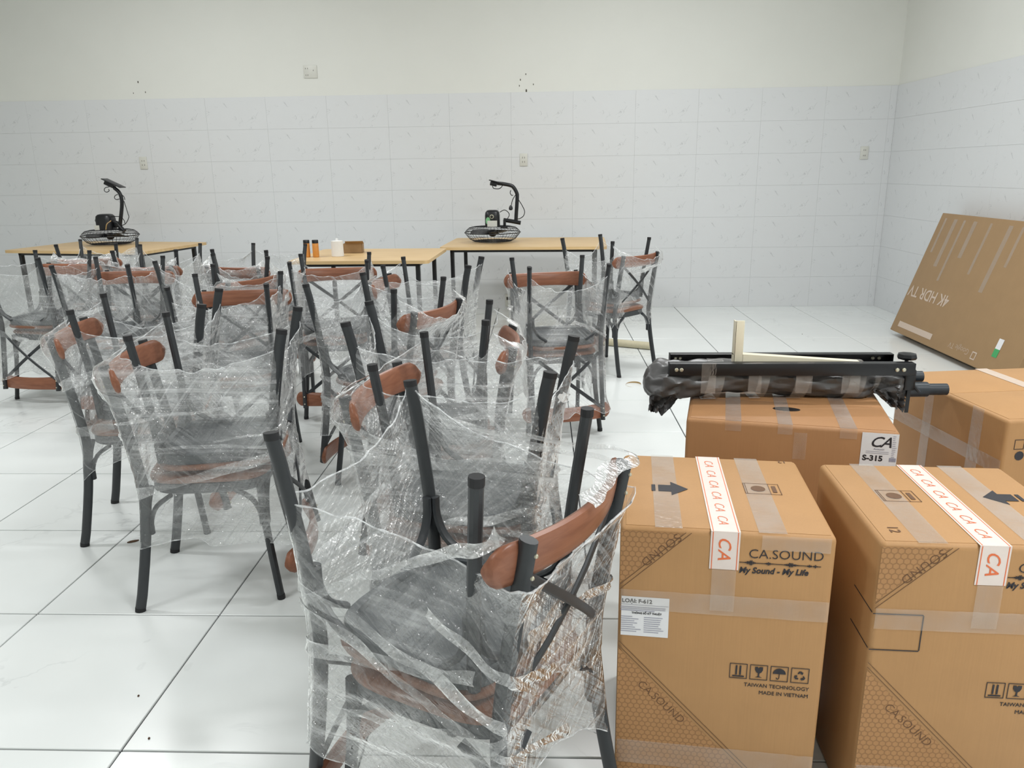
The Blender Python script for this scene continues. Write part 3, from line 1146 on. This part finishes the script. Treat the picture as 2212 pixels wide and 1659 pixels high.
cb = sound_carton('right printed speaker carton with outlined blank box, black arrow pointing left', (.500, -.170, 0), math.radians(-3.4), False)
# outlined blank box wrapping round its left corner
h = .66
b = MB()
for (xa, xb, za, zb) in ((.0, .096, -.1555, -.1535), (.0, .096, -.237, -.235), (.0955, .0975, -.235, -.1555)):
    b.box(xa, xb, za, zb, 0, .0004)
put_front('printed_outline', b.mesh('printed_outline', M['ink'], 0), cb, 0, h, 0, .0009)
MB().box(-.0009, -.0004, .004, .11, h - .1555, h - .1535).box(-.0009, -.0004, .004, .11, h - .237, h - .235).build('printed_outline', M['ink'], cb, 0)

# carton behind with the CA label, the stand lies on it
cc = carton('speaker_carton', 'dark brown taped carton under the wrapped stand, with white CA label', (.265, .612, 0), math.radians(-13), .575, .46, .66, M['card2'], None, 'x')
h = .66
lb = strip_front(cc, 'shipping_label', .478, .572, h - .14, h - .006, M['paper'], .001)
put_front('lettering', text_mesh('CA', .043, .38, M['ink'], weight=.0004, spacing=.9), lb, .498, h - .046, 0, .0014)
put_front('lettering', text_mesh('Acoustic', .008, .2, M['ink3']), lb, .510, h - .055, 0, .0014)
put_front('lettering', text_mesh('S-315', .022, 0, M['ink'], weight=.0008), lb, .484, h - .087, 0, .0014, sx=1.05)
b = MB()
for k in range(2):
    b.box(.492, .55, -.0605 - k * .005, -.0595 - k * .005, 0, .0003)
for k in range(12):
    b.box(.557, .557 + .006 + .006 * rr.random(), -.014 - k * .0055, -.0125 - k * .0055, 0, .0003)
b.box(.553, .57, -.087, -.076, 0, .0003)
put_front('label_text_lines', b.mesh('label_text_lines', M['ink3'], 0), lb, 0, h, 0, .0013)['kind'] = 'stuff'
for (x0, x1) in ((.11, .155), (.255, .295), (.42, .465)):
    strip_top(cc, 'clear_tape', x0, x1, .002, .455, h, M['clear'], .001)
    crinkle_front(cc, 'clear_tape', x0, x1, h - .028, h + .002, M['clear'], int(x0 * 100))
crinkle_front(cc, 'clear_tape', .30, .335, h - .10, h - .02, M['clear'], 77)
MB().prism(circ(0, 0, .04, 14), 0, .0008, Matrix.Translation((.288, .155, h)) @ Matrix.Diagonal((1, .5, 1, 1))).build('dark_patch', M['black'], cc, 0)

# long carton at the right edge
cd = carton('speaker_carton', 'large brown carton at right edge, crossed by pale tape on its side', (1.173, .588, 0), math.radians(6.9), .75, .557, .66, M['card'], None, 'x')
b = MB()
MB().box(.285, .33, .002, .555, h + .0005, h + .0012).build('pale_tape', M['paleprint'], cd, 0)
for (y0, y1) in ((.10, .15), (.34, .385)):
    MB().box(-.0012, -.0006, y0, y1, .1, h).build('clear_tape', M['clear'], cd, 0)
MB().box(-.0014, -.0008, .004, .55, h - .17, h - .125).build('clear_tape', M['clear'], cd, 0)
put_front('handling_symbol', frame_mb(.03, .03, .0015).mesh('handling_symbol', M['ink'], 0), cd, .03, h - .09, 0, .0009)
put_front('handling_symbol', MB().prism(circ(.015, .015, .014, 12), 0, .0004).mesh('handling_symbol', M['ink'], 0), cd, .035, h - .125, 0, .0009)

# ------------------------------------------------------------------ television carton leaning on the right wall
th = math.radians(18)
s_, c_ = math.sin(th), math.cos(th)
hb, tt, tw = 1.0, .15, 1.72
rbx = XR_ - wt_h - .002 - hb * s_
fb = Vector((rbx - tt * c_, 4.9, tt * s_))
e1, e2 = Vector((0, -1, 0)), Vector((s_, 0, c_))
nin = e2.cross(e1)
tv = thing('television_carton', 'large olive brown flat television carton leaning on the right wall', 'carton')
mw = Matrix.Identity(4)
for i in range(3):
    mw[i][0], mw[i][1], mw[i][2], mw[i][3] = e1[i], nin[i], e2[i], fb[i]
tv.matrix_world = mw
link('body', body_mesh(tw, tt, hb, M['card3'], c=.006), tv)
put_front('lettering', text_mesh('4K HDR TV', .125, 0, M['paleprint'], weight=.0015), tv, .655, .395, PI, .0012, sx=1.0)
b = MB()
b.box(0, .55, 0, .046, 0, .0004)
put_front('pale_print', b.mesh('pale_print', M['paleprint'], 0), tv, .10, .05, 0, .0012)
put_front('lettering', text_mesh('Google TV', .06, 0, M['paleprint'], weight=-.0012), tv, 1.17, .095, PI, .0012)
put_front('print_square', frame_mb(.055, .055, .008).mesh('print_square', M['paleprint'], 0), tv, 1.21, .04, 0, .0012)
st = MB().box(0, .055, 0, .07, 0, .0006).mesh('sticker', M['paper'], 0)
put_front('sticker', st, tv, 1.42, .165, 0, .0015)
put_front('sticker', MB().box(0, .055, 0, .055, 0, .0006).mesh('sticker', M['green'], 0), tv, 1.42, .11, 0, .0015)['label'] = 'green lower half of sticker'
for k, x in enumerate((.08, .22, .36, .5, .72, .95, 1.1)):
    b = MB().box(0, .03 + .02 * (k % 2), 0, .28 + .1 * ((k * 7) % 3), 0, .0004)
    put_front('clear_tape', b.mesh('clear_tape', M['thin_tape'], 0), tv, x, .96 - (.28 + .1 * ((k * 7) % 3)), 0, .0011)

# ------------------------------------------------------------------ wrapped speaker stand with rails on top of the carton
ss = thing('speaker_stand', 'black speaker stand bundled in dark grey plastic on the carton', 'stand', (.265, .85, .66))
ss_loc = Vector((.265, .85, .66))
nX, nA = 110, 40
prof_x = [-.095, -.085, -.05, .0, .10, .30, .50, .585, .625, .65, .68, .70, .712]
prof_r = [.022, .044, .060, .060, .052, .049, .050, .048, .028, .036, .050, .046, .02]
rings = []
for i in range(nX + 1):
    x = -.095 + .807 * i / nX
    r = float(np.interp(x, prof_x, prof_r))
    ring = []
    for a in range(nA):
        q = 2 * PI * a / nA
        wv = .09 * math.sin(3 * q + 16 * x + 2 * math.sin(9 * x)) + .07 * math.sin(7 * q - 34 * x) + .05 * math.sin(11 * q + 60 * x)
        wv *= 1.4 if (x < .02 or x > .6) else .8
        rr_ = r * (1 + wv)
        yy, zz_ = rr_ * 1.25 * math.cos(q), rr_ * math.sin(q)
        zz_ = zz_ + .053 + (.012 * math.sin(x * 8))
        if -.0 < x < .60:
            zz_ = max(zz_, .002 + .002 * math.sin(40 * x + q))
        ring.append((x, yy, zz_))
    rings.append(ring)
MB().rings(rings).build('plastic_bag', M['bag'], ss, 60)
# loose gathered flap of the bag at both ends
def flap_mb(P, seed):
    rs = np.random.RandomState(seed)
    A, B, C_, D = [np.array(p) for p in P]
    n = 14
    vs, fs = [], []
    for i in range(n + 1):
        for j in range(n + 1):
            u, v = i / n, j / n
            p = A * (1 - u) * (1 - v) + B * u * (1 - v) + C_ * u * v + D * (1 - u) * v
            p = p + np.array([0, .012 * math.sin(14 * u + 5 * v) + .006 * rs.normal(), .004 * math.sin(20 * u)])
            vs.append(tuple(p))
    for i in range(n):
        for j in range(n):
            a = i * (n + 1) + j
            fs.append((a, a + n + 1, a + n + 2, a + 1))
    return MB().add(vs, fs)
flap_mb([(-.075, -.02, .045), (.03, -.05, .025), (-.035, -.03, -.055), (-.082, -.02, -.045)], 3).build('plastic_flap', M['bag'], ss, 60)
flap_mb([(.61, -.055, .03), (.70, -.06, .045), (.705, -.06, -.035), (.665, -.055, -.02)], 4).build('plastic_flap', M['bag'], ss, 60)
# tubes and clamp at the right end
MB().tube([(.70, 0, .018), (.80, 0, .018)], .024, None, 20).tube([(.70, -.0, .018), (.862, -.0, .018)], .0185, None, 20).build('stand_tube', M['tubegrey'], ss)
MB().tube([(.64, .04, .050), (.80, .04, .050)], .0175, None, 20).build('stand_tube', M['tubegrey'], ss)
MB().cbox(.700, .735, -.06, .045, .03, .098, .006).build('clamp', M['black'], ss)
MB().lathe([(.006, 0), (.006, .012), (.027, .014), (.03, .02), (.027, .03), (.01, .033)], 8, Matrix.Translation((.712, -.03, .112))).build('knob', M['black'], ss)
MB().tube([(.765, -.018, .018), (.745, -.024, .04), (.735, -.02, .056), (.75, .01, .066)], .006, .012, 8).build('hook', M['tubegrey'], ss)
MB().box(.726, .737, -.03, -.026, -.05, .05).box(.712, .719, -.03, -.027, -.038, .03).build('strap', M['black'], ss, 0)
for (x, w_, k) in ((.09, .05, 1), (.245, .035, 2), (.36, .045, 3), (.525, .05, 4), (.61, .02, 5)):
    rg = []
    for i in range(5):
        xx = x + w_ * i / 4
        r = float(np.interp(xx, prof_x, prof_r)) + .008
        rg.append([(xx + .012 * math.sin(q2), r * 1.32 * math.cos(q2), max(.001, r * 1.1 * math.sin(q2) + .054)) for q2 in [2 * PI * a / 28 for a in range(28)]])
    vs = [p for r_ in rg for p in r_]
    fs = [(i * 28 + j, i * 28 + (j + 1) % 28, (i + 1) * 28 + (j + 1) % 28, (i + 1) * 28 + j) for i in range(4) for j in range(28)]
    MB().add(vs, fs).build('clear_tape', M['clear'], ss, 60)


for (x, w_) in ((.07, .045), (.215, .04), (.36, .05), (.50, .055)):
    crinkle_front(ss, 'clear_tape', x, x + w_, .03, .129, M['clear'], int(x * 1000), .0815)


def rail(label, loc, L, rz, flip):
    t = thing('mounting_rail', label, 'bracket', loc, rz)
    d = .03 * (1 if flip else -1)
    b = MB().cbox(0, L, -.0015, .0015, 0, .038, .001)
    b.cbox(0, L, min(0, d), max(0, d), .0355, .038, .0008).cbox(0, L, min(0, d), max(0, d), 0, .0025, .0008)
    b.cbox(0, .0025, min(0, d), max(0, d), 0, .038, .0008).cbox(L - .0025, L, min(0, d), max(0, d), 0, .038, .0008)
    b.build('channel', M['black'], t)
    for x in (.022, .037, L - .055, L - .035):
        o = MB().lathe([(.0062, 0), (.0062, .003), (.004, .005)], 10).build('bolt', M['zinc'], t)
        o.location = (x, -.0015 if flip else -.0015, .019)
        o.rotation_euler = (PI / 2, 0, 0)
    return t


rail('black bolted steel rail taped in front of the wrapped stand', (.236, .772, .747), .742, math.radians(-1.0), True)
rail('black steel rail behind the cream bracket on the wrapped stand', (.262, .948, .742), .715, math.radians(-1.0), False)
# cream angle bracket
sb = thing('shelf_bracket', 'cream L-shaped shelf bracket standing on the black rails', 'bracket', (.438, .80, .785))
MB().cbox(.0, .028, 0, .004, -.018, .128, .0015).build('upright_arm', M['cream'], sb)
P_ = [(.0285, -.004), (.0285, .022), (.37, -.002), (.395, -.006), (.395, -.012), (.10, -.006)]
o = MB().prism(P_, 0, .004).build('long_arm', M['cream'], sb)
o.rotation_euler = (PI / 2, 0, 0)
o.location = (0, .004, 0)
MB().cbox(.0, .004, .0, .028, -.018, .126, .001).build('side_flange', M['cream'], sb)
vs = [(0, 0.004, .022), (.028, .004, .022), (.39, .004, -.004), (.39, .03, -.004), (.028, .03, .022), (0, .03, .022)]
MB().add(vs + [(x, y, z - .003) for x, y, z in vs], [(0, 1, 4, 5), (1, 2, 3, 4), (11, 10, 7, 6), (10, 9, 8, 7), (0, 6, 7, 1), (1, 7, 8, 2), (2, 8, 9, 3), (3, 9, 10, 4), (4, 10, 11, 5), (5, 11, 6, 0)]).build('top_flange', M['cream'], sb, 0)

# ------------------------------------------------------------------ tables
def table(label, loc, rz, w, d, h=.75, legs=None):
    t = thing('folding_table', label, 'table', loc, rz, 'laminate tables along the back wall')
    poly = []
    r = .04
    for (cx, cy, a) in ((w - r, r, -PI / 2), (w - r, d - r, 0), (r, d - r, PI / 2), (r, r, PI)):
        poly += circ(cx, cy, r, 6, a, a + PI / 2)
    MB().prism(poly, h - .024, h).build('table_top', M['table'], t, 30)
    fr = MB()
    i = .08
    fr.box(i, w - i, i, i + .025, h - .05, h - .024).box(i, w - i, d - i - .025, d - i, h - .05, h - .024).box(i, i + .025, i, d - i, h - .05, h - .024).box(w - i - .025, w - i, i, d - i, h - .05, h - .024)
    fr.build('frame', M['black'], t, 0)
    for x in (i, w - i - .032):
        for y in (i, d - i - .032):
            MB().cbox(x, x + .032, y, y + .032, 0, h - .03, .002).build('leg', M['black'], t)
    return t


table('pale yellow table under the right fan by the back wall', (-1.03, 5.04, 0), math.radians(-3), 1.42, .96)
table('pale yellow table holding two orange bottles and a white cup', (-2.03, 4.07, 0), math.radians(-1.5), 1.05, .93)
table('pale yellow table under the left fan by the back wall', (-4.96, 5.20, 0), math.radians(-11), 1.44, .93)


def bottle(label, x, y):
    t = thing('bottle', label, 'bottle', (x, y, .75), 0, 'orange bottles on the middle table')
    MB().lathe([(.020, 0), (.024, .004), (.024, .105), (.021, .112)], 20).build('body', M['orangebottle'], t)
    MB().lathe([(.024, .106), (.024, .128), (.022, .131)], 20).build('lid', M['black'], t)


bottle('amber orange bottle with dark lid, left of the two on the table', -1.962, 4.36)
bottle('amber orange bottle with dark lid, right one nearer the white cup', -1.892, 4.355)
cu = thing('paper_roll', 'white upright paper cup beside the small cardboard box', 'cup', (-1.735, 4.40, .75))
MB().lathe([(.044, 0), (.047, .003), (.045, .118), (.040, .119), (.012, .122), (.010, .135), (.004, .137)], 28).build('body', M['white'], cu)
bx = thing('small_box', 'small open brown cardboard box behind the white cup', 'box', (-1.745, 4.62, .75), .1)
w_, d_, h_ = .15, .11, .075
MB().box(0, w_, 0, d_, 0, .004).box(0, w_, 0, .004, 0, h_).box(0, w_, d_ - .004, d_, 0, h_).box(0, .004, 0, d_, 0, h_).box(w_ - .004, w_, 0, d_, 0, h_).build('body', M['card3'], bx, 0)
MB().box(0, w_ * .95, -.045, .0, 0, .003, Matrix.Translation((.02, 0, h_)) @ Matrix.Rotation(-.5, 4, 'X')).build('flap', M['card3'], bx, 0)

# ------------------------------------------------------------------ fans lying face down on the tables
def fan(label, loc, rz, cfg):
    t = thing('wall_fan', label, 'fan', loc, rz, 'black wall fans lying face down on tables')
    prof = [(.05, .012), (.17, .012), (.205, .03), (.235, .065), (.252, .088), (.238, .108), (.212, .130), (.17, .140), (.07, .142)]
    g = MB()
    for k in range(44):
        a = 2 * PI * k / 44
        g.tube([(r * math.cos(a), r * math.sin(a), z) for r, z in prof], .0013, None, 4, (-math.sin(a), math.cos(a), 0))
    for (r, z, q) in ((.252, .088, .004), (.205, .03, .002), (.17, .012, .0028), (.212, .130, .002), (.238, .108, .0016), (.235, .065, .0016), (.12, .012, .002), (.05, .012, .003), (.12, .141, .002)):
        g.tube([(r * math.cos(2 * PI * i / 48), r * math.sin(2 * PI * i / 48), z) for i in range(49)], q, None, 6, (0, 0, 1), False)
    tag(g.build('guard', M['wire'], t, 60), kind='stuff')
    for k in range(3):
        vs, fs = [], []
        a0 = 2 * PI * k / 3 + cfg.get('spin', 0)
        n = 8
        for i in range(n + 1):
            for j in (0, 1, 2):
                rr = .035 + .17 * i / n
                half = (.25 + .55 * math.sin(PI * (i / n) ** .8) * .7) * (1 if i else .6)
                a = a0 + half * (j - 1) + .5 * i / n
                vs.append((rr * math.cos(a), rr * math.sin(a), .088 - .016 * (j - 1) + .002))
        m = len(vs)
        vs += [(x, y, z - .003) for x, y, z in vs]
        for i in range(n):
            for j in (0, 1):
                q = i * 3 + j
                fs += [(q, q + 3, q + 4, q + 1), (m + q, m + q + 1, m + q + 4, m + q + 3)]
        MB().add(vs, fs).build('blade', M['black'], t, 60)
    MB().lathe([(.012, .05), (.03, .058), (.036, .075), (.036, .105), (.02, .11)], 20).build('hub', M['black'], t)
    mx0, mx1 = cfg['motor']
    z1 = cfg['motor_top']
    hw = (mx1 - mx0) / 2
    mc = (mx0 + mx1) / 2
    R = []
    for z, f in ((.135, 1.0), (.15, 1.0), (z1 - .05, 1.0), (z1 - .02, .93), (z1 - .005, .75), (z1, .5)):
        R.append([(mc + hw * f * math.copysign(abs(math.cos(q)) ** .55, math.cos(q)), hw * f * math.copysign(abs(math.sin(q)) ** .55, math.sin(q)), z) for q in [2 * PI * i / 28 for i in range(28)]])
    MB().rings(R).build('motor_housing', M['black'], t, 40)
    if cfg.get('dial'):
        dy = -hw - .001
        o = MB().lathe([(.0, 0), (.019, 0), (.019, .003), (.014, .003), (.014, .006), (.003, .007)], 20).build('speed_dial', M['zinc'], t)
        o.location = (mc - .002, dy + .002, z1 - .055)
        o.rotation_euler = (PI / 2, 0, 0)
        o = MB().lathe([(.012, 0), (.012, .012), (.009, .014)], 18).build('dial_knob', M['black'], t)
        o.location = (mc - .002, dy - .002, z1 - .055)
        o.rotation_euler = (PI / 2, 0, 0)
        MB().prism(circ(0, 0, .028, 18), 0, .001, Matrix.Translation((mc - .036, -hw * .985, z1 - .092)) @ Matrix.Rotation(PI / 2, 4, 'X') @ Matrix.Rotation(.0, 4, 'Y') @ Matrix.Diagonal((.75, 1.15, 1, 1))).build('sticker', M['palegreen'], t, 0)
        MB().box(mc - .043, mc + .045, dy - .001, dy, .138, .195).build('rating_label', M['plate'], t, 0)
    else:
        o = MB().lathe([(.014, 0), (.014, .018), (.010, .021)], 16).build('dial_knob', M['black'], t)
        o.location = (mx0 + .004, -.01, z1 - .06)
        o.rotation_euler = (0, -PI / 2, 0)
        MB().box(mx0 + .001, mx0 + .048, -hw - .001, -hw + .001, .138, .185).build('rating_label', M['plate'], t, 0)
        MB().tube(spline([(mx1 - .0, -hw * .6, z1 - .06), (mx1 - .03, -hw * .95, z1 - .09), (mx1 - .045, -hw, z1 - .14)], 6), .005, None, 6).build('wire_sleeve', M['scrap'], t)
    arm = MB().tube(spline(cfg['pole'], 6), .0165, None, 14)
    arm.build('pole', M['black'], t)
    MB().tube(cfg['joint'], .018, .022, 10, (0, 1, 0)).build('swivel_joint', M['black'], t)
    for j in cfg['joint2']:
        MB().cbox(*j, .003).build('joint_base', M['black'], t)
    (px, pz, pa, pl) = cfg['plate']
    R_ = Matrix.Translation((px, 0, pz)) @ Matrix.Rotation(pa, 4, 'Y')
    MB().cbox(-pl / 2, pl / 2, -.055, .055, -.004, .004, .002, R_).cbox(-pl * .38, pl * .1, -.03, .03, -.042, -.004, .004, R_).build('mounting_plate', M['black'], t)
    for c in cfg['cords']:
        MB().tube(spline(c, 8), .0035, None, 6).build('power_cord', M['black'], t)
    if cfg.get('plug'):
        x, z = cfg['plug']
        MB().lathe([(.006, .035), (.016, .02), (.018, 0), (.010, -.008)], 12, Matrix.Translation((x, -.02, z))).build('plug', M['black'], t)
    return t


fan('black fan on the right table with green sticker on motor', (-.60, 5.50, .75), 0, dict(
    spin=.4, motor=(-.066, .068), motor_top=.285, dial=True,
    pole=[(.212, 0, .185), (.216, 0, .25), (.226, 0, .39), (.222, 0, .43), (.195, 0, .478), (.165, 0, .497), (.10, 0, .510), (.05, 0, .516)],
    joint=[(.10, 0, .196), (.17, 0, .185), (.255, 0, .168)],
    joint2=[(.072, .136, -.03, .03, .124, .140), (.098, .122, -.02, .02, .138, .20)],
    plate=(.04, .530, math.radians(14), .125),
    cords=[[(.068, 0, .265), (.11, 0, .283), (.145, -.01, .262), (.152, -.01, .235), (.135, -.01, .205)],
           [(.235, 0, .375), (.27, -.01, .32), (.291, -.01, .27), (.28, -.01, .23), (.25, 0, .208), (.225, 0, .202)],
           [(.215, -.02, .42), (.185, -.02, .37), (.172, -.02, .32)],
           [(.17, -.02, .455), (.165, -.02, .43), (.178, -.02, .41), (.19, -.02, .413)],
           [(.008, -.02, .51), (.016, -.02, .475), (.06, -.02, .468), (.085, -.02, .48), (.1, -.02, .5)]],
    plug=(.168, .29)))
fan('black fan on the left table with slanting arm and coiled wires', (-4.22, 5.66, .75), 0, dict(
    spin=1.2, motor=(-.097, .055), motor_top=.285, dial=False,
    pole=[(.105, 0, .13), (.112, 0, .19), (.150, 0, .34), (.160, 0, .42), (.145, 0, .48), (.105, 0, .52)],
    joint=[(.05, 0, .215), (.09, 0, .20), (.12, 0, .15), (.145, 0, .125)],
    joint2=[(.06, .11, -.02, .02, .16, .21)],
    plate=(.105, .562, math.radians(26), .185),
    cords=[[(.185, -.01, .40), (.205, -.01, .29), (.208, -.01, .25), (.17, -.01, .195), (.12, 0, .175)],
           [(.05, -.02, .262), (.13, -.02, .258), (.165, -.02, .225), (.168, -.02, .195)],
           [(.07, -.02, .53), (.03, -.02, .52), (.02, -.02, .495), (.04, -.02, .482), (.065, -.02, .495), (.06, -.02, .51)],
           [(.14, -.02, .46), (.115, -.02, .45), (.105, -.02, .43), (.12, -.02, .415), (.15, -.02, .42)],
           [(.16, 0, .46), (.185, 0, .44), (.19, 0, .41)]]))

# ------------------------------------------------------------------ things on the floor
t = thing('cardboard_tube', 'pale cardboard tube lying on the floor behind the chairs', 'tube', (.12, 4.66, .03), math.radians(-26))
n = 28
b = MB()
rg = []
for (x, r) in ((0, .029), (.64, .029), (.64, .023), (.0, .023)):
    rg.append([(x, r * math.cos(2 * PI * i / n), r * math.sin(2 * PI * i / n)) for i in range(n)])
vs = [p for r_ in rg for p in r_]
fs = [(i * n + j, i * n + (j + 1) % n, ((i + 1) % 4) * n + (j + 1) % n, ((i + 1) % 4) * n + j) for i in range(4) for j in range(n)]
b.add(vs, fs).build('body', M['tubecard'], t)

t = thing('dry_leaf', 'small dry brown leaf on the floor near the left chairs', 'leaf', (-1.745, 1.102, .001), .5)
MB().prism([(-.02, 0), (-.008, .007), (.008, .007), (.022, .002), (.01, -.006), (-.01, -.005)], 0, .004).build('blade', M['leaf'], t, 0)
t = thing('tape_scrap', 'curled scrap of tan tape on the floor beside the stand', 'scrap', (.441, 3.344, .0005), .2)
b = MB()
vs, fs = [], []
for i in range(21):
    a = 1.5 * PI * i / 20 - .3
    vs += [((.05 + .004 * math.sin(a)) * math.cos(a), .05 * math.sin(a), .001 + .001 * i / 20), (.05 * math.cos(a), .05 * math.sin(a), .007 + .006 * math.sin(a + 1))]
for i in range(20):
    fs.append((2 * i, 2 * i + 2, 2 * i + 3, 2 * i + 1))
b.add(vs, fs)
b.build('curl', M['scrap'], t, 60)
for (x, y, l) in ((-1.26, .203, 'small dark crumb on the floor below the left foreground chairs'), (-1.15, .042, 'tiny dark crumb nearest the bottom edge of picture'), (2.049, 4.935, 'dark crumb on the far floor beside the television carton')):
    t = thing('debris_crumb', l, 'crumb', (x, y, 0), x)
    MB().lathe([(.004, 0), (.006, .002), (.003, .005)], 7, Matrix.Diagonal((.8, .5, .7, 1))).build('crumb', M['leaf'], t, 0)
